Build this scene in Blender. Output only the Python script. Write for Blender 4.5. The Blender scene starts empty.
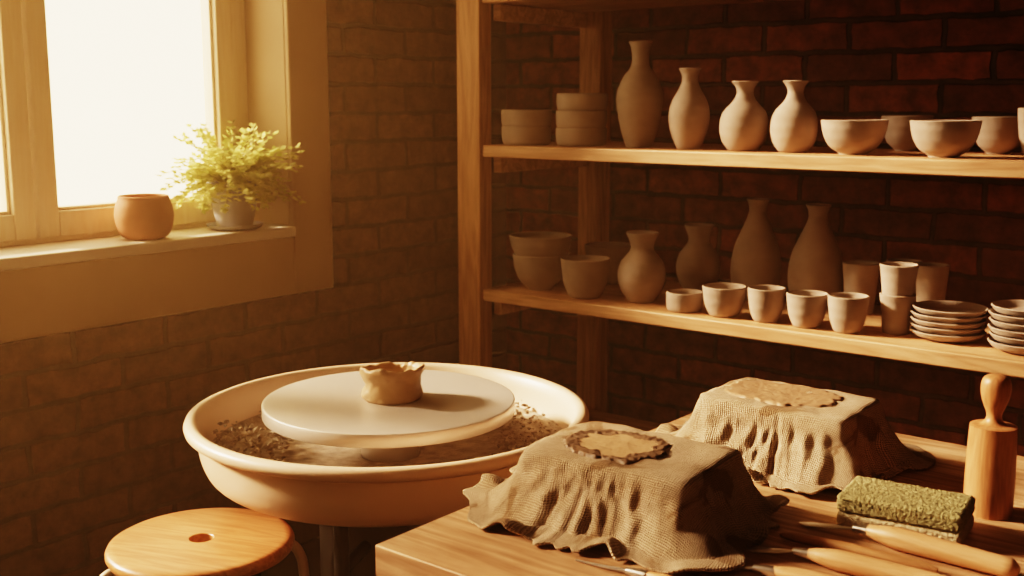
import bpy, math, random, bmesh
from math import sin, cos, pi, radians
from mathutils import Vector, Matrix, noise

random.seed(7)
scene = bpy.context.scene
COL = scene.collection

# ---------------------------------------------------------------- materials
def new_mat(name):
    m = bpy.data.materials.new(name); m.use_nodes = True
    nt = m.node_tree
    b = nt.nodes['Principled BSDF']
    return m, nt, b

def N(nt, t, **kw):
    n = nt.nodes.new(t)
    for k, v in kw.items():
        setattr(n, k, v)
    return n

def ramp(nt, stops):
    r = nt.nodes.new('ShaderNodeValToRGB')
    e = r.color_ramp.elements
    while len(e) < len(stops): e.new(0.5)
    for i, (p, c) in enumerate(stops):
        e[i].position = p; e[i].color = (c[0], c[1], c[2], 1)
    return r

def speckle(name, c1, c2, rough=0.8, scale=12, bump=0.15, bscale=60, metallic=0.0, ridges=0.0, bdist=0.002):
    m, nt, b = new_mat(name)
    tc = N(nt, 'ShaderNodeTexCoord')
    n = N(nt, 'ShaderNodeTexNoise'); n.inputs['Scale'].default_value = scale; n.inputs['Detail'].default_value = 6
    nt.links.new(tc.outputs['Object'], n.inputs['Vector'])
    r = ramp(nt, [(0.3, c1), (0.7, c2)])
    nt.links.new(n.outputs['Fac'], r.inputs['Fac'])
    nt.links.new(r.outputs['Color'], b.inputs['Base Color'])
    b.inputs['Roughness'].default_value = rough
    b.inputs['Metallic'].default_value = metallic
    n2 = N(nt, 'ShaderNodeTexNoise'); n2.inputs['Scale'].default_value = bscale; n2.inputs['Detail'].default_value = 5
    nt.links.new(tc.outputs['Object'], n2.inputs['Vector'])
    h = n2.outputs['Fac']
    if ridges > 0:
        w = N(nt, 'ShaderNodeTexWave'); w.bands_direction = 'Z'
        w.inputs['Scale'].default_value = ridges; w.inputs['Distortion'].default_value = 1.5
        nt.links.new(tc.outputs['Object'], w.inputs['Vector'])
        mx = N(nt, 'ShaderNodeMath', operation='ADD')
        nt.links.new(h, mx.inputs[0]); nt.links.new(w.outputs['Fac'], mx.inputs[1]); h = mx.outputs[0]
    bp = N(nt, 'ShaderNodeBump'); bp.inputs['Strength'].default_value = bump; bp.inputs['Distance'].default_value = bdist
    nt.links.new(h, bp.inputs['Height']); nt.links.new(bp.outputs['Normal'], b.inputs['Normal'])
    return m

def wood(name, light, dark, axis='X', scale=1.0, rough=0.55, knots=False):
    m, nt, b = new_mat(name)
    tc = N(nt, 'ShaderNodeTexCoord')
    mp = N(nt, 'ShaderNodeMapping')
    s = {'X': (1.2, 14, 14), 'Y': (14, 1.2, 14), 'Z': (14, 14, 1.2)}[axis]
    mp.inputs['Scale'].default_value = [v*scale for v in s]
    nt.links.new(tc.outputs['Object'], mp.inputs['Vector'])
    n1 = N(nt, 'ShaderNodeTexNoise'); n1.inputs['Scale'].default_value = 1.6; n1.inputs['Detail'].default_value = 3
    n1.inputs['Distortion'].default_value = 0.6
    nt.links.new(mp.outputs['Vector'], n1.inputs['Vector'])
    mul = N(nt, 'ShaderNodeMath', operation='MULTIPLY'); mul.inputs[1].default_value = 9
    nt.links.new(n1.outputs['Fac'], mul.inputs[0])
    fr = N(nt, 'ShaderNodeMath', operation='PINGPONG'); fr.inputs[1].default_value = 1.0
    nt.links.new(mul.outputs[0], fr.inputs[0])
    n2 = N(nt, 'ShaderNodeTexNoise'); n2.inputs['Scale'].default_value = 9; n2.inputs['Detail'].default_value = 8
    nt.links.new(mp.outputs['Vector'], n2.inputs['Vector'])
    mx = N(nt, 'ShaderNodeMath', operation='MULTIPLY_ADD'); mx.inputs[1].default_value = 0.45
    nt.links.new(fr.outputs[0], mx.inputs[0]); 
    m2 = N(nt, 'ShaderNodeMath', operation='MULTIPLY'); m2.inputs[1].default_value = 0.75
    nt.links.new(n2.outputs['Fac'], m2.inputs[0]); nt.links.new(m2.outputs[0], mx.inputs[2])
    mid = [(light[i]+dark[i])/2 for i in range(3)]
    r = ramp(nt, [(0.25, light), (0.6, mid), (0.95, dark)])
    nt.links.new(mx.outputs[0], r.inputs['Fac'])
    col = r.outputs['Color']
    if knots:
        n3 = N(nt, 'ShaderNodeTexNoise'); n3.inputs['Scale'].default_value = 7; n3.inputs['Detail'].default_value = 5
        nt.links.new(tc.outputs['Object'], n3.inputs['Vector'])
        r3 = ramp(nt, [(0.40, (1, 1, 1)), (0.62, (0.62, 0.56, 0.50))])
        nt.links.new(n3.outputs['Fac'], r3.inputs['Fac'])
        mm = N(nt, 'ShaderNodeMix', data_type='RGBA', blend_type='MULTIPLY'); mm.inputs[0].default_value = .8
        nt.links.new(col, mm.inputs[6]); nt.links.new(r3.outputs['Color'], mm.inputs[7]); col = mm.outputs[2]
    nt.links.new(col, b.inputs['Base Color'])
    b.inputs['Roughness'].default_value = rough
    bp = N(nt, 'ShaderNodeBump'); bp.inputs['Strength'].default_value = 0.25; bp.inputs['Distance'].default_value = 0.001
    nt.links.new(n2.outputs['Fac'], bp.inputs['Height']); nt.links.new(bp.outputs['Normal'], b.inputs['Normal'])
    return m

def brick(name, along, c1, c2, mortar):
    m, nt, b = new_mat(name)
    tc = N(nt, 'ShaderNodeTexCoord'); sp = N(nt, 'ShaderNodeSeparateXYZ'); cb = N(nt, 'ShaderNodeCombineXYZ')
    nt.links.new(tc.outputs['Object'], sp.inputs[0])
    nt.links.new(sp.outputs[along], cb.inputs[0]); nt.links.new(sp.outputs['Z'], cb.inputs[1])
    nd = N(nt, 'ShaderNodeTexNoise'); nd.inputs['Scale'].default_value = 16; nd.inputs['Detail'].default_value = 6
    nt.links.new(cb.outputs[0], nd.inputs['Vector'])
    sub = N(nt, 'ShaderNodeVectorMath', operation='SUBTRACT'); sub.inputs[1].default_value = (0.5, 0.5, 0.5)
    nt.links.new(nd.outputs['Color'], sub.inputs[0])
    scl = N(nt, 'ShaderNodeVectorMath', operation='SCALE'); scl.inputs['Scale'].default_value = 0.020
    nt.links.new(sub.outputs[0], scl.inputs[0])
    add = N(nt, 'ShaderNodeVectorMath', operation='ADD')
    nt.links.new(cb.outputs[0], add.inputs[0]); nt.links.new(scl.outputs[0], add.inputs[1])
    bt = N(nt, 'ShaderNodeTexBrick')
    bt.inputs['Scale'].default_value = 1.0
    bt.inputs['Brick Width'].default_value = 0.24
    bt.inputs['Row Height'].default_value = 0.079
    bt.inputs['Mortar Size'].default_value = 0.0075
    bt.inputs['Mortar Smooth'].default_value = 0.4
    bt.inputs['Bias'].default_value = -0.1
    bt.inputs['Color1'].default_value = (*c1, 1); bt.inputs['Color2'].default_value = (*c2, 1)
    bt.inputs['Mortar'].default_value = (*mortar, 1)
    nt.links.new(add.outputs[0], bt.inputs['Vector'])
    n = N(nt, 'ShaderNodeTexNoise'); n.inputs['Scale'].default_value = 20; n.inputs['Detail'].default_value = 9; n.inputs['Roughness'].default_value = 0.65
    nt.links.new(cb.outputs[0], n.inputs['Vector'])
    r = ramp(nt, [(0.32, (0.40, 0.40, 0.42)), (0.70, (1.45, 1.35, 1.25))])
    nt.links.new(n.outputs['Fac'], r.inputs['Fac'])
    mx = N(nt, 'ShaderNodeMix', data_type='RGBA', blend_type='MULTIPLY'); mx.inputs[0].default_value = 0.95
    nt.links.new(bt.outputs['Color'], mx.inputs[6]); nt.links.new(r.outputs['Color'], mx.inputs[7])
    nt.links.new(mx.outputs[2], b.inputs['Base Color'])
    b.inputs['Roughness'].default_value = 0.75
    inv = N(nt, 'ShaderNodeMath', operation='SUBTRACT'); inv.inputs[0].default_value = 1
    nt.links.new(bt.outputs['Fac'], inv.inputs[1])
    ma = N(nt, 'ShaderNodeMath', operation='MULTIPLY_ADD'); ma.inputs[1].default_value = 0.6
    nt.links.new(n.outputs['Fac'], ma.inputs[0]); nt.links.new(inv.outputs[0], ma.inputs[2])
    bp = N(nt, 'ShaderNodeBump'); bp.inputs['Strength'].default_value = 1.0; bp.inputs['Distance'].default_value = 0.012
    nt.links.new(ma.outputs[0], bp.inputs['Height']); nt.links.new(bp.outputs['Normal'], b.inputs['Normal'])
    return m

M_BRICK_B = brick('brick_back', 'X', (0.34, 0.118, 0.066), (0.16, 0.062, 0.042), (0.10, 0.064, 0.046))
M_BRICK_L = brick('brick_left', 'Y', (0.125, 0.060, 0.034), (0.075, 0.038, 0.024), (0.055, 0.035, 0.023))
M_PLASTER = speckle('plaster', (0.46, 0.35, 0.25), (0.54, 0.42, 0.30), 0.85, 5, 0.2, 40)
M_SILL = speckle('sill_paint', (0.74, 0.68, 0.60), (0.80, 0.74, 0.66), 0.5, 5, 0.1, 30)
M_FLOOR = speckle('floor_concrete', (0.035, 0.025, 0.016), (0.06, 0.042, 0.028), 0.8, 6, 0.3, 40)
M_CEIL = speckle('ceiling_plaster', (0.25, 0.19, 0.13), (0.28, 0.21, 0.15), 0.9, 6, 0.1, 40)
M_INNER = speckle('inner_wall_plaster', (0.13, 0.09, 0.055), (0.16, 0.11, 0.07), 0.9, 6, 0.1, 40)
M_FRAME = wood('window_frame_wood', (0.82, 0.70, 0.56), (0.76, 0.62, 0.46), 'Z', 1.0, 0.5)
M_PINE_X = wood('pine_x', (0.68, 0.42, 0.24), (0.44, 0.23, 0.115), 'X', 1.0)
M_PINE_Z = wood('pine_z', (0.64, 0.37, 0.19), (0.41, 0.20, 0.09), 'Z', 1.0)
M_BENCH = wood('bench_wood', (0.66, 0.43, 0.27), (0.35, 0.19, 0.10), 'X', 1.3, 0.65, knots=True)
M_STOOL = wood('stool_wood', (0.62, 0.31, 0.15), (0.40, 0.17, 0.075), 'X', 1.5, 0.38)
M_HANDLE = wood('handle_wood', (0.70, 0.43, 0.25), (0.52, 0.28, 0.14), 'X', 4, 0.4)
M_STICK = wood('stick_wood', (0.48, 0.27, 0.14), (0.34, 0.17, 0.08), 'X', 4, 0.45)
M_PESTLE = wood('pestle_wood', (0.56, 0.29, 0.15), (0.37, 0.17, 0.08), 'Z', 3, 0.4)
M_CLAY = speckle('bisque_clay', (0.31, 0.245, 0.195), (0.40, 0.32, 0.26), 0.85, 18, 0.25, 90, ridges=14)
M_WET = speckle('wet_clay', (0.42, 0.28, 0.17), (0.52, 0.36, 0.225), 0.45, 25, 0.5, 70, bdist=0.004)
M_WETB = speckle('wet_clay_brown', (0.29, 0.185, 0.115), (0.39, 0.255, 0.16), 0.5, 25, 0.6, 90, bdist=0.004)
M_DARKCLAY = speckle('dark_clay', (0.12, 0.078, 0.050), (0.23, 0.15, 0.095), 0.55, 40, 0.8, 120, bdist=0.004)
M_PAN = speckle('pan_plastic', (0.74, 0.56, 0.42), (0.80, 0.61, 0.46), 0.4, 6, 0.05, 30)
M_DISC = speckle('disc_aluminium', (0.64, 0.59, 0.54), (0.76, 0.70, 0.64), 0.40, 4, 0.03, 200, metallic=0.4)
M_SHAV = speckle('clay_crumbs', (0.32, 0.26, 0.205), (0.54, 0.45, 0.36), 0.9, 60, 0.6, 150)
M_BLACK = speckle('dark_metal', (0.03, 0.026, 0.022), (0.05, 0.042, 0.035), 0.5, 8, 0.05, 60, metallic=0.4)
M_STEEL = speckle('steel', (0.62, 0.60, 0.57), (0.75, 0.72, 0.68), 0.28, 8, 0.03, 90, metallic=1.0)
M_CREAM = speckle('cream_leg', (0.62, 0.48, 0.35), (0.68, 0.54, 0.40), 0.4, 8, 0.05, 60)
M_TERRA = speckle('terracotta', (0.40, 0.16, 0.09), (0.50, 0.22, 0.125), 0.75, 14, 0.2, 70)
M_GREY = speckle('grey_glaze', (0.27, 0.28, 0.31), (0.34, 0.35, 0.38), 0.45, 14, 0.1, 70)
M_SOIL = speckle('soil', (0.04, 0.025, 0.015), (0.07, 0.045, 0.03), 0.9, 60, 0.9, 90)
M_SPG = speckle('sponge_green', (0.25, 0.225, 0.11), (0.45, 0.405, 0.23), 0.95, 260, 1.0, 420, bdist=0.003)
M_SPT = speckle('sponge_tan', (0.50, 0.41, 0.26), (0.66, 0.56, 0.38), 0.95, 300, 0.8, 400, bdist=0.003)

def leaf_mat():
    m, nt, b = new_mat('fern_leaf')
    n = N(nt, 'ShaderNodeTexNoise'); n.inputs['Scale'].default_value = 20
    tc = N(nt, 'ShaderNodeTexCoord'); nt.links.new(tc.outputs['Object'], n.inputs['Vector'])
    r = ramp(nt, [(0.3, (0.46, 0.48, 0.16)), (0.7, (0.78, 0.74, 0.36))])
    nt.links.new(n.outputs['Fac'], r.inputs['Fac'])
    nt.links.new(r.outputs['Color'], b.inputs['Base Color'])
    b.inputs['Roughness'].default_value = 0.5
    tr = N(nt, 'ShaderNodeBsdfTranslucent'); nt.links.new(r.outputs['Color'], tr.inputs['Color'])
    mx = N(nt, 'ShaderNodeMixShader'); mx.inputs[0].default_value = 0.6
    nt.links.new(b.outputs[0], mx.inputs[1]); nt.links.new(tr.outputs[0], mx.inputs[2])
    nt.links.new(mx.outputs[0], nt.nodes['Material Output'].inputs['Surface'])
    return m
M_LEAF = leaf_mat()

def glass_mat():
    m, nt, b = new_mat('window_glass')
    t = N(nt, 'ShaderNodeBsdfTransparent'); t.inputs[0].default_value = (1, 0.98, 0.95, 1)
    g = N(nt, 'ShaderNodeBsdfGlossy'); g.inputs['Roughness'].default_value = 0.05
    mx = N(nt, 'ShaderNodeMixShader'); mx.inputs[0].default_value = 0.04
    nt.links.new(t.outputs[0], mx.inputs[1]); nt.links.new(g.outputs[0], mx.inputs[2])
    nt.links.new(mx.outputs[0], nt.nodes['Material Output'].inputs['Surface'])
    return m
M_GLASS = glass_mat()

def burlap():
    m, nt, b = new_mat('burlap')
    uv = N(nt, 'ShaderNodeUVMap'); uv.uv_map = 'UVMap'
    outs = []
    for ax in ('X', 'Y'):
        w = N(nt, 'ShaderNodeTexWave'); w.bands_direction = ax
        w.inputs['Scale'].default_value = 120; w.inputs['Distortion'].default_value = 2.8
        w.inputs['Detail'].default_value = 3; w.inputs['Detail Scale'].default_value = 1.5
        nt.links.new(uv.outputs[0], w.inputs['Vector']); outs.append(w.outputs['Fac'])
    mul = N(nt, 'ShaderNodeMath', operation='ADD')
    nt.links.new(outs[0], mul.inputs[0]); nt.links.new(outs[1], mul.inputs[1])
    nz = N(nt, 'ShaderNodeTexNoise'); nz.inputs['Scale'].default_value = 160; nz.inputs['Detail'].default_value = 4
    nt.links.new(uv.outputs[0], nz.inputs['Vector'])
    ad = N(nt, 'ShaderNodeMath', operation='MULTIPLY_ADD'); ad.inputs[1].default_value = 1.3
    nt.links.new(nz.outputs['Fac'], ad.inputs[0]); nt.links.new(mul.outputs[0], ad.inputs[2])
    hf = N(nt, 'ShaderNodeMath', operation='MULTIPLY'); hf.inputs[1].default_value = 0.31
    nt.links.new(ad.outputs[0], hf.inputs[0])
    r = ramp(nt, [(0.18, (0.24, 0.175, 0.12)), (0.5, (0.55, 0.43, 0.31)), (0.8, (0.74, 0.60, 0.45))])
    nt.links.new(hf.outputs[0], r.inputs['Fac'])
    n = N(nt, 'ShaderNodeTexNoise'); n.inputs['Scale'].default_value = 13; n.inputs['Detail'].default_value = 8; n.inputs['Distortion'].default_value = 0.6
    nt.links.new(uv.outputs[0], n.inputs['Vector'])
    r2 = ramp(nt, [(0.30, (1.08, 1.08, 1.08)), (0.565, (0.80, 0.76, 0.71)), (0.59, (0.50, 0.42, 0.34))])
    nt.links.new(n.outputs['Fac'], r2.inputs['Fac'])
    mx = N(nt, 'ShaderNodeMix', data_type='RGBA', blend_type='MULTIPLY'); mx.inputs[0].default_value = 1
    nt.links.new(r.outputs['Color'], mx.inputs[6]); nt.links.new(r2.outputs['Color'], mx.inputs[7])
    nt.links.new(mx.outputs[2], b.inputs['Base Color'])
    b.inputs['Roughness'].default_value = 0.95
    bp = N(nt, 'ShaderNodeBump'); bp.inputs['Strength'].default_value = 0.85; bp.inputs['Distance'].default_value = 0.0015
    nt.links.new(ad.outputs[0], bp.inputs['Height']); nt.links.new(bp.outputs['Normal'], b.inputs['Normal'])
    return m
M_BURLAP = burlap()

# ---------------------------------------------------------------- mesh builder
class MB:
    def __init__(s): s.v = []; s.f = []; s.m = []
    def box(s, x0, x1, y0, y1, z0, z1, mi=0):
        o = len(s.v)
        s.v += [(x0,y0,z0),(x1,y0,z0),(x1,y1,z0),(x0,y1,z0),(x0,y0,z1),(x1,y0,z1),(x1,y1,z1),(x0,y1,z1)]
        for f in [(0,3,2,1),(4,5,6,7),(0,1,5,4),(1,2,6,5),(2,3,7,6),(3,0,4,7)]:
            s.f.append(tuple(o+i for i in f)); s.m.append(mi)
    def lathe(s, prof, seg=56, mi=0, c=(0,0,0), wob=0.0, ph=0.0, tilt=(0,0)):
        rings = []
        for (r, z) in prof:
            if r < 1e-6:
                rings.append([len(s.v)]); s.v.append((c[0], c[1], c[2]+z))
            else:
                o = len(s.v)
                for i in range(seg):
                    a = 2*pi*i/seg
                    k = 1 + wob*(sin(2*a+ph+z*9)+0.6*sin(3*a+2*ph))
                    x, y = r*k*cos(a), r*k*sin(a)
                    s.v.append((c[0]+x, c[1]+y, c[2]+z+tilt[0]*x+tilt[1]*y))
                rings.append(list(range(o, o+seg)))
        for A, B in zip(rings, rings[1:]):
            if len(A) == 1 and len(B) == 1: continue
            for i in range(seg):
                j = (i+1) % seg
                if len(A) == 1: s.f.append((A[0], B[j], B[i]))
                elif len(B) == 1: s.f.append((A[i], A[j], B[0]))
                else: s.f.append((A[i], A[j], B[j], B[i]))
                s.m.append(mi)
    def tube(s, pts, rad, seg=12, mi=0, flat=1.0):
        pts = [Vector(p) for p in pts]
        if not hasattr(rad, '__len__'): rad = [rad]*len(pts)
        rings = []; up = Vector((0,0,1))
        for i, p in enumerate(pts):
            t = (pts[min(i+1, len(pts)-1)] - pts[max(i-1, 0)]).normalized()
            u = up if abs(t.dot(up)) < 0.95 else Vector((1,0,0))
            a = t.cross(u).normalized(); b = a.cross(t).normalized()
            o = len(s.v)
            for k in range(seg):
                th = 2*pi*k/seg
                s.v.append(tuple(p + a*rad[i]*cos(th) + b*rad[i]*flat*sin(th)))
            rings.append(list(range(o, o+seg)))
        for A, B in zip(rings, rings[1:]):
            for i in range(seg):
                j = (i+1) % seg
                s.f.append((A[i], A[j], B[j], B[i])); s.m.append(mi)
        s.f.append(tuple(reversed(rings[0]))); s.m.append(mi)
        s.f.append(tuple(rings[-1])); s.m.append(mi)
    def obj(s, name, mats, loc=(0,0,0), rot=(0,0,0), parent=None, smooth=True, bevel=0, ang=35):
        me = bpy.data.meshes.new(name); me.from_pydata(s.v, [], s.f); 
        if not isinstance(mats, (list, tuple)): mats = [mats]
        for m in mats: me.materials.append(m)
        for p, mi in zip(me.polygons, s.m): p.material_index = mi
        bm = bmesh.new(); bm.from_mesh(me); bmesh.ops.recalc_face_normals(bm, faces=bm.faces); bm.to_mesh(me); bm.free()
        if smooth:
            me.shade_smooth(); me.set_sharp_from_angle(angle=radians(ang))
        o = bpy.data.objects.new(name, me); COL.objects.link(o)
        o.location = loc; o.rotation_euler = rot
        if parent: o.parent = parent
        if bevel:
            b = o.modifiers.new('bevel', 'BEVEL'); b.width = bevel; b.segments = 2; b.limit_method = 'ANGLE'
        return o

def empty(name, loc, rz=0):
    o = bpy.data.objects.new(name, None); COL.objects.link(o); o.location = loc; o.rotation_euler = (0,0,rz)
    o.empty_display_size = 0.1
    return o

def smooth_prof(pts, n=5):
    out = []
    P = [pts[0]] + list(pts) + [pts[-1]]
    for i in range(1, len(P)-2):
        p0, p1, p2, p3 = P[i-1], P[i], P[i+1], P[i+2]
        for k in range(n):
            t = k/n
            out.append(tuple(0.5*((2*p1[j]) + (-p0[j]+p2[j])*t + (2*p0[j]-5*p1[j]+4*p2[j]-p3[j])*t*t + (-p0[j]+3*p1[j]-3*p2[j]+p3[j])*t**3) for j in (0,1)))
    out.append(tuple(pts[-1]))
    return out

def vessel_prof(shape, R, H, wall=0.005):
    outer = [(r*R, z*H) for r, z in smooth_prof(shape)]
    prof = [(0, 0)] + [(max(outer[0][0]-0.002, 0.001), 0)] + [(outer[0][0], 0.0015)] + outer[1:]
    rt, zt = outer[-1]
    prof += [(rt - wall*0.5, zt + wall*0.35)]
    inner = [(max(r - wall, 0.004), z) for r, z in reversed(outer) if z > wall*1.3]
    prof += inner + [(0, wall*1.3)]
    return prof

S = dict(
 bottle=[(.55,0),(.8,.18),(.98,.4),(.97,.53),(.72,.67),(.42,.76),(.36,.86),(.42,.95),(.52,1)],
 bottle2=[(.55,0),(.85,.18),(1,.4),(.88,.58),(.55,.74),(.4,.84),(.42,.93),(.55,1)],
 round=[(.6,0),(.88,.14),(1,.35),(.87,.56),(.48,.72),(.34,.83),(.38,.92),(.55,1)],
 tall=[(.68,0),(.9,.1),(1,.3),(.88,.52),(.55,.73),(.35,.86),(.36,.94),(.46,1)],
 flare=[(.5,0),(.85,.17),(1,.38),(.87,.58),(.52,.73),(.48,.83),(.6,.94),(.68,1)],
 bowl=[(.42,0),(.46,.06),(.74,.26),(.92,.6),(1,1)],
 cup=[(.55,0),(.68,.08),(.87,.38),(.96,.75),(1,1)],
 tumbler=[(.72,0),(.76,.08),(.84,.45),(.93,.8),(1,1)],
 dish=[(.84,0),(.95,.12),(1,.5),(1,1)],
 plate=[(.6,0),(.66,.12),(.86,.4),(1,1)],
)

def vessel(name, shape, x, y, z, R, H, mat=None, wall=0.005):
    b = MB(); b.lathe(vessel_prof(S[shape], R, H, wall), wob=0.006, ph=random.uniform(0, 6))
    return b.obj(name, mat or M_CLAY, (x, y, z), rot=(0,0,random.uniform(0,6)), ang=50)

def stack(name, items, x, y, z, mat=None):
    b = MB(); zz = 0
    for shape, R, H, step in items:
        b.lathe(vessel_prof(S[shape], R, H, 0.005), c=(random.uniform(-.002,.002), random.uniform(-.002,.002), zz), wob=0.005, ph=random.uniform(0,6))
        zz += step
    return b.obj(name, mat or M_CLAY, (x, y, z), ang=50)

# ---------------------------------------------------------------- room shell
XL, YB = -2.34, 2.86
b = MB(); b.box(-2.7, 2.2, -2.0, 3.1, -0.1, 0.0); b.obj('floor', M_FLOOR, smooth=False)
b = MB(); b.box(-2.59, 2.3, -2.1, 3.1, 2.6, 2.7); b.obj('ceiling', M_CEIL, smooth=False)
b = MB(); b.box(-2.59, 2.3, YB, YB+0.24, 0, 2.6); b.obj('wall_back', M_BRICK_B, smooth=False)
b = MB(); b.box(2.2, 2.3, -2.1, YB, 0, 2.6); b.obj('wall_right', M_INNER, smooth=False)
b = MB(); b.box(-2.59, 2.2, -2.1, -2.0, 0, 2.6); b.obj('wall_front', M_INNER, smooth=False)
OY0, OY1, OZ0, OZ1 = -0.59, 1.975, 0.865, 2.25
b = MB()
b.box(XL-0.25, XL, -2.0, OY0, 0, 2.6); b.box(XL-0.25, XL, OY1, YB, 0, 2.6)
b.box(XL-0.25, XL, OY0, OY1, 0, OZ0); b.box(XL-0.25, XL, OY0, OY1, OZ1, 2.6)
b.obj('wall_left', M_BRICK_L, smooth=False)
b = MB()
b.box(XL, XL+0.016, OY1-0.02, 2.09, 0.71, 2.598)
b.box(XL, XL+0.016, -0.72, OY1-0.02, 0.71, OZ0)
b.box(XL, XL+0.016, -0.72, OY0+0.02, OZ0, 2.598)
b.box(XL, XL+0.016, OY0+0.02, OY1-0.02, OZ1, 2.598)
b.box(XL-0.25, XL, OY1-0.02, OY1, OZ0, OZ1)
b.box(XL-0.25, XL, OY0, OY0+0.02, OZ0, OZ1)
b.obj('trim_1', M_PLASTER, smooth=True, bevel=0.004)
b = MB(); b.box(-2.59, -2.315, OY0+0.02, OY1-0.02, OZ0, 0.892); b.obj('trim_2', M_SILL, bevel=0.004)

win = empty('window_1', (-2.53, 1.0, 0.892))
b = MB()
def L(y): return y-1.0
z0, z1 = 0.0, OZ1-0.892
Y0 = -0.57
b.box(-.035,.035, L(1.905), L(1.955), z0, z1); b.box(-.035,.035, L(Y0), L(Y0+.04), z0, z1)
b.box(-.035,.035, L(Y0+.04), L(1.905), z1-.04, z1); b.box(-.035,.035, L(Y0+.04), L(1.905), z0, z0+.012)
b.obj('frame', M_FRAME, parent=win, bevel=0.003)
g = MB(); cs = MB()
for ya, yb in ((Y0+.04, 0.088), (0.092, 0.712), (0.716, 1.332), (1.336, 1.905)):
    ya, yb = L(ya)+.002, L(yb)-.002; za, zb = z0+.012, z1-.042
    cs.box(-.02,.045, ya, ya+.05, za, zb); cs.box(-.02,.045, yb-.05, yb, za, zb)
    cs.box(-.02,.045, ya+.05, yb-.05, za, za+.06); cs.box(-.02,.045, ya+.05, yb-.05, zb-.06, zb)
    cs.box(-.01,.03, ya+.05, ya+.058, za+.06, zb-.06); cs.box(-.01,.03, yb-.058, yb-.05, za+.06, zb-.06)
    cs.box(-.01,.03, ya+.058, yb-.058, za+.06, za+.068)
    g.box(.004,.008, ya+.05, yb-.05, za+.06, zb-.06)
cs.obj('casements', M_FRAME, parent=win, bevel=0.003)
g.obj('glass_panes', M_GLASS, parent=win, smooth=False)

# ---------------------------------------------------------------- shelf unit
SZ = [1.104, 0.718, 1.50, 0.30]
b = MB()
for px in (-2.04, 0.55):
    b.box(px, px+.08, 2.285, 2.335, 0, 2.45, 1)
for px in (-1.96, 0.55):
    b.box(px, px+.075, 2.73, 2.79, 0, 2.45, 1)
for z in SZ:
    b.box(-1.958, 0.548, 2.293, 2.51, z-.032, z, 0); b.box(-1.958, 0.548, 2.512, 2.729, z-.032, z, 0)
    b.box(-1.956, -1.93, 2.336, 2.729, z-.075, z-.033, 0)
    b.box(0.52, 0.546, 2.336, 2.729, z-.075, z-.033, 0)
b.obj('wooden_shelf_unit', [M_PINE_X, M_PINE_Z], bevel=0.003)

zt, zl = SZ[0], SZ[1]
stack('stacked_dishes', [('dish', .066, .047, .043), ('dish', .067, .047, .043)], -1.872, 2.375, zt)
stack('stacked_dishes', [('dish', .066, .045, .0435), ('dish', .066, .045, .0435), ('dish', .066, .045, .0435)], -1.727, 2.42, zt)
vessel('ceramic_vase', 'bottle', -1.551, 2.42, zt, .058, .258)
vessel('ceramic_vase', 'bottle2', -1.398, 2.40, zt, .049, .190)
vessel('ceramic_vase', 'round', -1.252, 2.40, zt, .057, .158)
vessel('ceramic_vase', 'round', -1.127, 2.40, zt, .053, .158)
vessel('ceramic_bowl', 'bowl', -0.979, 2.38, zt, .070, .073)
vessel('ceramic_bowl', 'bowl', -0.952, 2.62, zt, .058, .08)
vessel('ceramic_bowl', 'bowl', -0.786, 2.38, zt, .070, .074)
vessel('ceramic_bowl', 'bowl', -0.742, 2.60, zt, .058, .08)
vessel('ceramic_cup', 'cup', -0.602, 2.42, zt, .055, .10)
vessel('ceramic_bowl', 'bowl', -0.43, 2.42, zt, .07, .08)

stack('stacked_bowls', [('bowl', .076, .095, .070), ('bowl', .085, .075, .05)], -1.838, 2.392, zl)
vessel('ceramic_bowl', 'cup', -1.672, 2.365, zl, .064, .10)
stack('stacked_bowls', [('cup', .068, .07, .035), ('cup', .07, .07, .04)], -1.757, 2.60, zl)
vessel('ceramic_vase', 'flare', -1.523, 2.40, zl, .061, .175)
vessel('ceramic_vase', 'flare', -1.476, 2.60, zl, .058, .18)
vessel('ceramic_dish', 'dish', -1.375, 2.36, zl, .044, .045)
vessel('ceramic_bowl', 'cup', -1.268, 2.36, zl, .052, .07)
vessel('ceramic_cup', 'cup', -1.160, 2.36, zl, .043, .077)
vessel('ceramic_cup', 'cup', -1.060, 2.36, zl, .046, .075)
vessel('ceramic_cup', 'cup', -0.965, 2.36, zl, .044, .08)
vessel('ceramic_vase', 'tall', -1.32, 2.62, zl, .064, .255)
vessel('ceramic_vase', 'tall', -1.158, 2.62, zl, .067, .25)
vessel('ceramic_tumbler', 'tumbler', -1.035, 2.60, zl, .044, .12)
vessel('ceramic_tumbler', 'tumbler', -0.955, 2.66, zl, .042, .125)
stack('stacked_tumblers', [('tumbler', .038, .085, .065), ('tumbler', .041, .085, .06)], -0.88, 2.42, zl)
vessel('ceramic_tumbler', 'tumbler', -0.868, 2.60, zl, .038, .13)
stack('stacked_plates', [('plate', .077, .018, .0125)]*5, -0.770, 2.43, zl)
stack('stacked_plates', [('plate', .072, .02, .0145)]*6, -0.605, 2.40, zl)
vessel('ceramic_bowl', 'bowl', -0.43, 2.42, zl, .07, .08)

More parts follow.
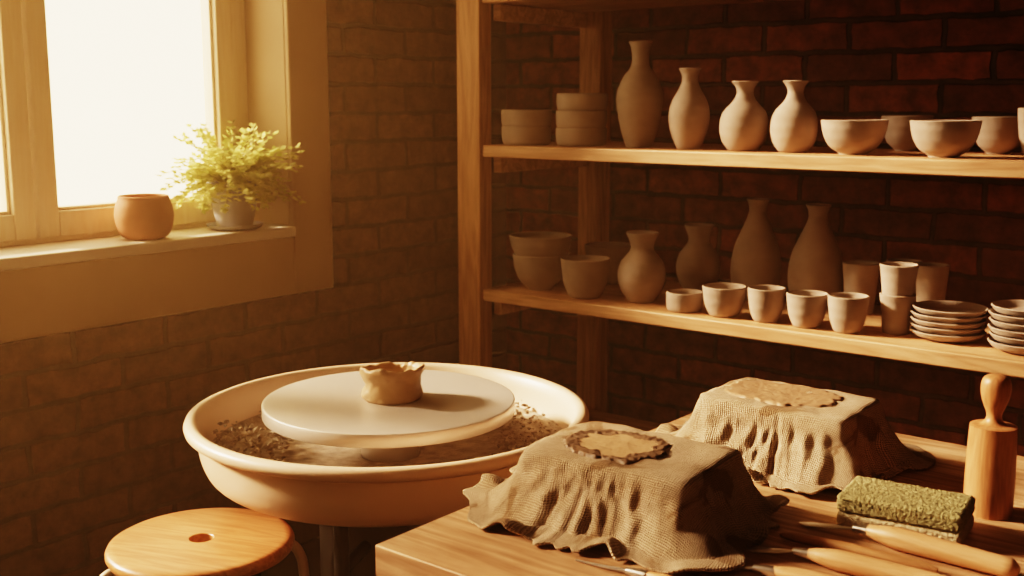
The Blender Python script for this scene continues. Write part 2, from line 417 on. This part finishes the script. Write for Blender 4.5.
# ---------------------------------------------------------------- workbench
TZ = 0.77
wb = empty('wooden_workbench', (-0.1, 1.135, 0))
b = MB()
ys = [.77, .955, 1.14, 1.32, 1.50]
for ya, yb in zip(ys, ys[1:]):
    b.box(-.705, .95, ya-1.135+.0004, yb-1.135-.0004, TZ-.034, TZ)
b.obj('top', M_BENCH, parent=wb, bevel=0.0015)
b = MB()
for x in (-.60, .85):
    for y in (-.31, .31):
        b.box(x-.03, x+.03, y-.03, y+.03, 0, TZ-.034)
b.box(-.57,.82,-.325,-.30,TZ-.11,TZ-.035); b.box(-.57,.82,.30,.325,TZ-.11,TZ-.035)
b.box(-.61,-.59,-.28,.28,TZ-.11,TZ-.035)
b.obj('legs', M_PINE_Z, parent=wb, bevel=0.003)

# ---------------------------------------------------------------- cloth covered clay blocks
def draped_block(x, y, rz, a, bb, h, flare, hem, seed, patch):
    par = empty('cloth_covered_clay_block', (x, y, TZ), rz)
    NS = 360; rows = []; verts = []; uvs = []
    def fl(tab, ang):
        q = (ang/(pi/2)) % 4; i = int(q); t = q-i; t = t*t*(3-2*t)
        return tab[i]*(1-t) + tab[(i+1) % 4]*t
    NI, NSd, NH = 12, 24, 10
    for ri in range(NI+NSd+NH+1):
        row = []
        for k in range(NS):
            ang = 2*pi*k/NS; c, s_ = cos(ang), sin(ang); p = 9
            kk = (abs(c)**p + abs(s_)**p)**(-1/p)
            ex, ey = a*c*kk, bb*s_*kk
            er = math.hypot(ex, ey); dx, dy = ex/er, ey/er
            nx, ny = (abs(c)**(p-1))*(1 if c > 0 else -1)/a, (abs(s_)**(p-1))*(1 if s_ > 0 else -1)/bb
            nl = math.hypot(nx, ny); nx, ny = nx/nl, ny/nl
            ox_, oy_ = dx*.45+nx*.55, dy*.45+ny*.55
            ol = math.hypot(ox_, oy_); ox_, oy_ = ox_/ol, oy_/ol
            nv = Vector((dx*2.2+seed, dy*2.2, seed*.7))
            corner = (abs(sin(2*math.atan2(ey/bb, ex/a))))**4
            fold = (sin(7*ang+seed)+.8*sin(13*ang+seed*2.1+1)+.7*sin(23*ang+seed*3))*.45
            fold += noise.noise(nv*1.6)*1.3 + noise.noise(nv*5)*1.0
            if ri <= NI:
                q = ri/NI
                px, py = ex*q, ey*q
                z = h + .0028*noise.noise(Vector((px*35, py*35, seed))) - (.0020*max(0,(q-.9)/.10)**2)
                arc = er*q
            else:
                F = fl(flare, ang)
                if ri <= NI+NSd:
                    t = (ri-NI)/NSd
                    off = F*(.10*math.sin(t*pi/2) + .90*t**2.3) + .004*sin(min(t*5,1)*pi/2)
                    off += corner*.012*t**1.5 + fold*.0070*t**.9*(.35+.65*t)
                    z = h - .0020 - (h-.011)*(t**.97)
                    off += .0055*noise.noise(Vector((dx*9, dy*9, t*3.5+seed)))*sin(t*pi)
                    z += .004*noise.noise(Vector((dx*6, dy*6, t*4+seed)))*sin(t*pi)
                    arc = er + t*h*1.15
                else:
                    t = 1; m = (ri-NI-NSd)/NH
                    off = F + .004 + corner*.012 + fold*.0070 + m*fl(hem, ang)*(1+.35*noise.noise(nv*2)) + fold*.003*m
                    lift = max(0, sin(9*ang+seed)+.6*sin(16*ang+seed*2))
                    z = .0035 + .0045*(1-m)**2 + lift*.009*sin(m*pi*.62) + .002*(1+noise.noise(nv*4))
                    arc = er + h*1.15 + m*fl(hem, ang)
                px, py = ex+ox_*off, ey+oy_*off
            row.append(len(verts)); verts.append((px, py, z)); uvs.append((ex+ox_*(arc-er) if ri > NI else px, ey+oy_*(arc-er) if ri > NI else py))
        rows.append(row)
    faces = []
    for A, B in zip(rows[0:], rows[1:]):
        for i in range(NS):
            j = (i+1) % NS
            faces.append((A[i], B[i], B[j], A[j]))
    me = bpy.data.meshes.new('draped_cloth'); me.from_pydata(verts, [], faces)
    uvl = me.uv_layers.new(name='UVMap')
    for l in me.loops: uvl.data[l.index].uv = uvs[l.vertex_index]
    me.materials.append(M_BURLAP); me.shade_smooth()
    o = bpy.data.objects.new('draped_cloth', me); COL.objects.link(o); o.parent = par
    sd = o.modifiers.new('thick', 'SOLIDIFY'); sd.thickness = .0025; sd.offset = -1
    m = MB(); m.box(-a+.004, a-.004, -bb+.004, bb-.004, 0.001, h-.006)
    m.obj('clay_core', M_DARKCLAY, parent=par, bevel=.01)
    pa, pb, ox, oy, rim = patch
    m = MB(); NSg = 160; NR = 26; rr = []; qs = []
    for ir in range(NR+1):
        q = ir/NR; row = []; qrow = []
        for k in range(NSg):
            ang = 2*pi*k/NSg; ca, sa = cos(ang), sin(ang)
            jag = 1 + .10*noise.noise(Vector((ca*2, sa*2, seed+3))) + .10*noise.noise(Vector((ca*6, sa*6, seed)))*q + .05*noise.noise(Vector((ca*16, sa*16, seed)))*q
            sq = (abs(ca)**2.4+abs(sa)**2.4)**(-1/2.4)
            px, py = ox+pa*q*jag*sq*ca, oy+pb*q*jag*sq*sa
            nn = noise.noise(Vector((px*70, py*70, seed)))
            inner = .72 + .16*noise.noise(Vector((ca*3, sa*3, seed+9))) + .10*nn
            isr = q > inner
            zz = h + .0018 + .0005*noise.noise(Vector((px*50, py*50, 2)))
            if isr: zz += rim*(.0008 + .0018*noise.noise(Vector((px*190, py*190, 2))))
            if q > .97: zz = h - .001
            row.append(len(m.v)); m.v.append((px, py, zz)); qrow.append(isr)
        rr.append(row); qs.append(qrow)
    for ir, (A, B) in enumerate(zip(rr, rr[1:])):
        for i in range(NSg):
            j = (i+1) % NSg
            m.f.append((A[i], B[i], B[j], A[j])); m.m.append(1 if qs[ir+1][i] else 0)
    m.obj('clay_patch', [M_WET, M_DARKCLAY] if rim > .5 else [M_WETB, M_WETB], parent=par, ang=60)
    return par

draped_block(-0.653, 1.015, radians(4), .102, .072, .074, (.030,.028,.040,.032), (.016,.012,.030,.030), 1.3, (.060,.051,-.016,-.006,1.0))
draped_block(-0.600, 1.294, radians(2), .097, .067, .083, (.020,.045,.048,.025), (.012,.03,.020,.018), 4.1, (.072,.050,-.012,.006,.2))

# ---------------------------------------------------------------- sponge
def sponge():
    par = empty('sponge', (-0.400, 1.160, TZ), radians(7))
    for nm, z0, z1, mt, amp, sc in (('tan_layer', 0.0005, .017, M_SPT, .0010, 420), ('green_layer', .017, .0365, M_SPG, .0016, 620)):
        bm = bmesh.new(); bmesh.ops.create_cube(bm, size=1)
        for v in bm.verts:
            v.co = Vector((v.co.x*.126, v.co.y*.075, (z0+z1)/2 + v.co.z*(z1-z0)))
        bmesh.ops.bevel(bm, geom=bm.edges[:], offset=.003, segments=1, affect='EDGES')
        bmesh.ops.subdivide_edges(bm, edges=[e for e in bm.edges if e.calc_length() > .05], cuts=80, use_grid_fill=True)
        bmesh.ops.subdivide_edges(bm, edges=[e for e in bm.edges if .008 < e.calc_length() <= .05], cuts=12, use_grid_fill=True)
        bm.normal_update()
        for v in bm.verts:
            d = noise.noise(v.co*sc)*amp + noise.noise(v.co*sc*.35)*amp*.15
            if v.co.z > z0+.001: v.co += v.normal*d
        me = bpy.data.meshes.new(nm); bm.to_mesh(me); bm.free(); me.materials.append(mt); me.shade_smooth()
        o = bpy.data.objects.new(nm, me); COL.objects.link(o); o.parent = par
sponge()

# ---------------------------------------------------------------- wooden pestle
b = MB()
b.lathe(smooth_prof([(.0,0),(.023,0),(.0255,.003),(.0258,.05),(.0245,.094),(.0232,.100),(.014,.1015),(.0090,.106),(.0082,.113),(.0115,.122),(.0150,.134),(.0155,.146),(.0125,.1535),(.006,.1565),(0,.157)], 4), seg=48)
b.obj('wooden_pestle', M_PESTLE, (-0.345, 1.262, TZ), ang=60)

# ---------------------------------------------------------------- hand tools on bench
def tool(name, x, y, rz, tip, handle, hr, kind):
    par = empty(name, (x, y, TZ), rz)
    m = MB(); n = 22; pts = []; rd = []
    for i in range(n+1):
        t = i/n
        pts.append((t*handle, 0, hr+.0005)); 
        rd.append(hr*(.5 + .5*sin(min(t*4, 1)*pi/2)) * (1 - .22*max(0, t-.3)) * (1 if t < .95 else 1-((t-.95)/.05)**2*.6))
    m.tube(pts, rd, 20); m.obj('handle', M_HANDLE, parent=par, ang=50)
    m = MB()
    m.tube([(-.016,0,hr*.95),(-.0,0,hr),(.006,0,hr)], [.0035,.0052,.0054], 16)
    if kind == 'blade':
        m.tube([(-tip,0,.0012),(-tip*.85,0,.002),(-tip*.5,0,hr*.6),(-.016,0,hr*.9)], [.0008,.0075,.0065,.0034], 14, flat=.22)
    elif kind == 'loop':
        lp2 = [(-.016, -.0012, hr*.9)] + [( -tip+.014 + .014*cos(th), .010*sin(th), .0026) for th in [(-0.15-(2*pi-.3)*i/18) for i in range(19)]] + [(-.016, .0012, hr*.9)]
        m.tube(lp2, .0014, 8)
    else:
        m.tube([(-tip,0,.0016),(-tip*.6,0,.003),(-.016,0,hr*.9)], [.0006,.0017,.002], 10)
    m.obj('metal_tip', M_STEEL, parent=par)
    return par
tool('clay_trimming_knife', -0.415, 1.096, radians(-3), .078, .150, .0115, 'blade')
tool('clay_trimming_knife', -0.438, 1.004, radians(4), .065, .140, .0105, 'blade')
tool('clay_loop_tool', -0.452, .948, radians(8), .065, .13, .008, 'loop')
tool('clay_needle_tool', -0.545, .868, radians(2), .075, .12, .006, 'needle')
b = MB()
b.tube([(-.075,0,.0035),(-.06,0,.0042),(.0,0,.0062),(.07,0,.0062),(.085,0,.005)], [.002,.0055,.0065,.006,.003], 18, flat=.85)
b.obj('wooden_modelling_stick', M_STICK, (-0.415, 1.052, TZ+.0005), rot=(0,0,radians(2)))

# ---------------------------------------------------------------- pottery wheel
WX, WY = -1.347, 1.331
pw = empty('pottery_wheel', (WX, WY, 0))
b = MB()
outer = smooth_prof([(.10,.592),(.20,.590),(.268,.592),(.300,.607),(.315,.636),(.321,.672)], 5)
prof = [(0,.592)] + outer + [(.322,.681),(.334,.682),(.3395,.686),(.341,.693),(.338,.700),(.331,.703),(.323,.702),(.318,.697)] + \
       smooth_prof([(.314,.680),(.307,.645),(.292,.620),(.255,.609),(.15,.607)], 4) + [(0,.607)]
b.lathe(prof, seg=128); b.obj('splash_pan', M_PAN, parent=pw, ang=50)
b = MB()
b.lathe([(0,.695),(.211,.695),(.2135,.6955),(.2145,.6975),(.2145,.7155),(.2138,.7168),(.2125,.7174),(.211,.7175),(.19,.7176),(0,.7178)], seg=160)
b.obj('wheel_head', M_DISC, parent=pw, ang=35)
b = MB(); b.lathe([(0,.608),(.05,.608),(.05,.694),(0,.694)], seg=32); b.obj('spindle', M_STEEL, parent=pw)
b = MB()
for i in range(2000):
    a = random.uniform(0, 2*pi); r = random.uniform(.18, .298)
    pile = max(0, noise.noise(Vector((cos(a)*2, sin(a)*2, 5)))+.15)
    sz = random.uniform(.003, .0085)*(.6+pile)
    if r > .28: sz *= .7
    zz = .624 + max(0, (r-.2)*.22) + (.006 + .05*pile)*random.random()
    o = len(b.v)
    base = [(1,0,0),(0,1,0),(-1,0,0),(0,-1,0),(0,0,1),(0,0,-1)]
    rm = Matrix.Rotation(random.uniform(0,6), 3, Vector((random.random(), random.random(), random.random()+.1)).normalized())
    for p in base:
        v = rm @ Vector(p)*sz*random.uniform(.6, 1.2); v.z *= .7
        b.v.append((r*cos(a)+v.x, r*sin(a)+v.y, zz+v.z))
    for f in [(0,1,4),(1,2,4),(2,3,4),(3,0,4),(1,0,5),(2,1,5),(3,2,5),(0,3,5)]:
        b.f.append(tuple(o+k for k in f)); b.m.append(0)
b.lathe([(.051,.610),(.051,.620),(.20,.626),(.27,.635),(.303,.645),(.292,.625),(.27,.614),(.051,.610)], seg=96, wob=.004)
b.obj('clay_crumbs', M_SHAV, parent=pw, smooth=False)
b = MB()
b.lathe([(0,.25),(.115,.25),(.125,.26),(.125,.55),(.12,.56),(.0,.56)], seg=48)
b.lathe([(0,.561),(.15,.561),(.155,.566),(.155,.585),(.15,.5895),(0,.5895)], seg=48, mi=1)
b.obj('motor_housing', [M_BLACK, M_PAN], parent=pw)
b = MB()
for lat, fw in ((-.262,.09),(.22,.17),(-.055,-.215)):
    x = .777*lat-.629*fw; y = .629*lat+.777*fw
    b.tube([(x*1.02,y*1.02,0),(x,y,.591 if math.hypot(x,y) < .25 else .598)], .012, 16)
    b.tube([(x,y,.50),(x*.4,y*.4,.50)], .010, 12)
b.obj('legs', M_BLACK, parent=pw)

# thrown clay pot on the wheel
b = MB(); seg = 128; rings = []
prof = [(.0,0),(.047,0),(.0505,.004),(.0510,.012),(.0480,.021),(.0470,.030),(.0500,.040),(.0535,.049),(.0530,.0545),(.0490,.0555),(.0450,.051),(.0425,.040),(.041,.025),(.038,.012),(0,.010)]
prof2 = [prof[0]] + smooth_prof(prof[1:-1], 4) + [prof[-1]]
for (r, z) in prof2:
    if r < 1e-6: rings.append([len(b.v)]); b.v.append((0,0,z)); continue
    row = []
    for i in range(seg):
        a = 2*pi*i/seg; t = z/.0555
        k = 1 + .03*t*sin(2*a+.5) + .05*noise.noise(Vector((cos(a)*1.5, sin(a)*1.5, z*60))) + .03*noise.noise(Vector((cos(a)*4, sin(a)*4, z*120)))
        zz = z*(1 + .06*sin(a+2.2)*t + .13*noise.noise(Vector((cos(a)*1.5, sin(a)*1.5, 3.3)))*t**3 + .06*noise.noise(Vector((cos(a)*5, sin(a)*5, 7.3)))*t**3)
        row.append(len(b.v)); b.v.append((r*k*cos(a), r*k*sin(a), zz))
    rings.append(row)
for A, B in zip(rings, rings[1:]):
    for i in range(seg):
        j = (i+1) % seg
        if len(A) == 1: b.f.append((A[0], B[j], B[i]))
        elif len(B) == 1: b.f.append((A[i], A[j], B[0]))
        else: b.f.append((A[i], A[j], B[j], B[i]))
        b.m.append(0)
b.obj('wet_clay_pot', M_WET, (WX+.003, WY+.004, .7179), ang=70)

# ---------------------------------------------------------------- stool
st = empty('wooden_stool', (-1.445, 1.009, 0), radians(20))
b = MB(); SH = .542; R = .144
prof = [(.018,SH-.022),(.018,SH-.0015),(.0195,SH),(.022,SH),(.128,SH),(.136,SH-.001),(.1415,SH-.004),(R,SH-.009),(R,SH-.014),(.141,SH-.020),(.136,SH-.022),(.13,SH-.022),(.018,SH-.022)]
b.lathe(prof, seg=96); b.obj('seat', M_STOOL, parent=st, ang=40)
b = MB()
for q in range(4):
    a = pi/4 + q*pi/2; c, s_ = cos(a), sin(a)
    pts = []
    for (r, z) in smooth_prof([(.04,SH-.030),(.10,SH-.030),(.138,SH-.034),(.156,SH-.055),(.163,SH-.10),(.175,.25),(.185,.0)], 6):
        pts.append((r*c, r*s_, z))
    b.tube(pts, .0085, 14)
b.obj('legs', M_CREAM, parent=st)

# ---------------------------------------------------------------- window sill pots
b = MB(); b.lathe(vessel_prof([(.6,0),(.86,.14),(1,.48),(.97,.75),(.88,.94),(.87,1)], .068, .102, .006)); 
b.obj('terracotta_pot', M_TERRA, (-2.385, 1.548, .8925), ang=50)

pf = empty('potted_fern', (-2.390, 1.815, .8925))
b = MB(); b.lathe(vessel_prof([(.66,0),(.72,.1),(.86,.5),(.95,.84),(1.03,.86),(1.03,1)], .066, .118, .006), c=(0,0,.008))
b.lathe([(0,0),(.055,0),(.068,.006),(.072,.014),(.068,.014),(.05,.0085),(0,.0082)])
b.obj('pot', M_GREY, parent=pf, ang=50)
b = MB(); b.lathe([(0,.10),(.056,.10),(.054,.112),(.03,.116),(0,.117)], seg=32); b.obj('soil', M_SOIL, parent=pf)
b = MB()
for i in range(230):
    a = random.uniform(0, 2*pi); Ln = random.uniform(.08, .18); el = random.uniform(.2, 1.4)
    d = Vector((cos(a)*cos(el), sin(a)*cos(el), sin(el)))
    p = Vector((cos(a)*.02, sin(a)*.02, .115)); pts = [p.copy()]
    n = 9; step = Ln/n
    for k in range(n):
        d = (d + Vector((0,0,-.11-.05*random.random()))).normalized(); p = p + d*step
        p.y = min(p.y, .122); p.x = max(p.x, -.07); p.z = max(p.z, .07)
        pts.append(p.copy())
    b.tube(pts, .0006, 4)
    for k in range(2, n+1):
        for sgn in (-1, 1, 0):
            sdv = Vector((-d.y, d.x, 0)).normalized() if abs(d.z) < .99 else Vector((1,0,0))
            dr = (sdv*sgn + d*.6 + Vector((random.uniform(-.4,.4), random.uniform(-.4,.4), random.uniform(-.2,.4)))).normalized()
            ln = random.uniform(.011, .021); wd = ln*.44
            sidev = dr.cross(Vector((random.uniform(-.5,.5), random.uniform(-.5,.5), 1))).normalized()*wd
            p0 = pts[k]; o = len(b.v)
            tip = p0 + dr*ln
            if tip.y > .135: tip.y = .135
            b.v += [tuple(p0), tuple(p0+dr*ln*.5+sidev), tuple(tip), tuple(p0+dr*ln*.5-sidev)]
            b.f.append((o, o+1, o+2, o+3)); b.m.append(0)
b.obj('fronds', M_LEAF, parent=pf, smooth=False)

# ---------------------------------------------------------------- dusty air (homogeneous haze filling the room)
hm = bpy.data.materials.new('dusty_air'); hm.use_nodes = True; nt = hm.node_tree
for n_ in list(nt.nodes):
    if n_.type == 'BSDF_PRINCIPLED': nt.nodes.remove(n_)
vs = N(nt, 'ShaderNodeVolumeScatter'); vs.inputs['Color'].default_value = (1, .70, .38, 1)
vs.inputs['Density'].default_value = 0.062; vs.inputs['Anisotropy'].default_value = 0.6
nt.links.new(vs.outputs[0], nt.nodes['Material Output'].inputs['Volume'])
b = MB(); b.box(-2.47, 2.19, -1.99, 2.855, 0.005, 2.59); b.obj('dusty_air', hm, smooth=False)

# ---------------------------------------------------------------- light
w = bpy.data.worlds.new('World'); scene.world = w; w.use_nodes = True
bg = w.node_tree.nodes['Background']; bg.inputs[0].default_value = (1.0, 0.72, 0.44, 1); bg.inputs[1].default_value = 4.8

pl = bpy.data.lights.new('window_portal', 'AREA'); pl.shape = 'RECTANGLE'; pl.size = 2.56; pl.size_y = 1.38
po = bpy.data.objects.new('window_portal', pl); COL.objects.link(po)
po.location = (-2.60, (OY0+OY1)/2, (OZ0+OZ1)/2)
po.rotation_euler = Vector((-1, 0, 0)).to_track_quat('Z', 'Y').to_euler()
pl.cycles.is_portal = True

sd = bpy.data.lights.new('sun', 'SUN'); sd.energy = 19.0; sd.angle = radians(8); sd.color = (1.0, 0.69, 0.48)
so = bpy.data.objects.new('sun', sd); COL.objects.link(so)
az, el = radians(24), radians(25)
dirv = Vector((cos(el)*cos(az), cos(el)*sin(az), -sin(el)))
so.rotation_euler = (-dirv).to_track_quat('Z', 'Y').to_euler(); so.location = (-4, 0, 3)

fl = bpy.data.lights.new('fill_light', 'AREA'); fl.shape = 'DISK'; fl.size = 1.2; fl.energy = 3.5; fl.color = (1.0, 0.66, 0.42)  # added soft fill near the ceiling, behind the camera; stands for no real fixture
fo = bpy.data.objects.new('fill_light', fl); COL.objects.link(fo); fo.location = (0.6, -0.4, 2.55)
fo.rotation_euler = Vector((.35, -.55, 0.9)).to_track_quat('Z', 'Y').to_euler()

# ---------------------------------------------------------------- camera
cd = bpy.data.cameras.new('camera'); cd.sensor_width = 36; cd.lens = 39.87; cd.clip_start = .02
cd.dof.use_dof = True; cd.dof.focus_distance = 1.6; cd.dof.aperture_fstop = 8
co = bpy.data.objects.new('camera', cd); COL.objects.link(co)
co.location = (0, 0, 1.22); co.rotation_euler = (radians(90-9.4), 0, radians(39))
scene.camera = co
scene.view_settings.view_transform = 'Filmic'
scene.view_settings.look = 'Very High Contrast'
scene.view_settings.exposure = -0.3
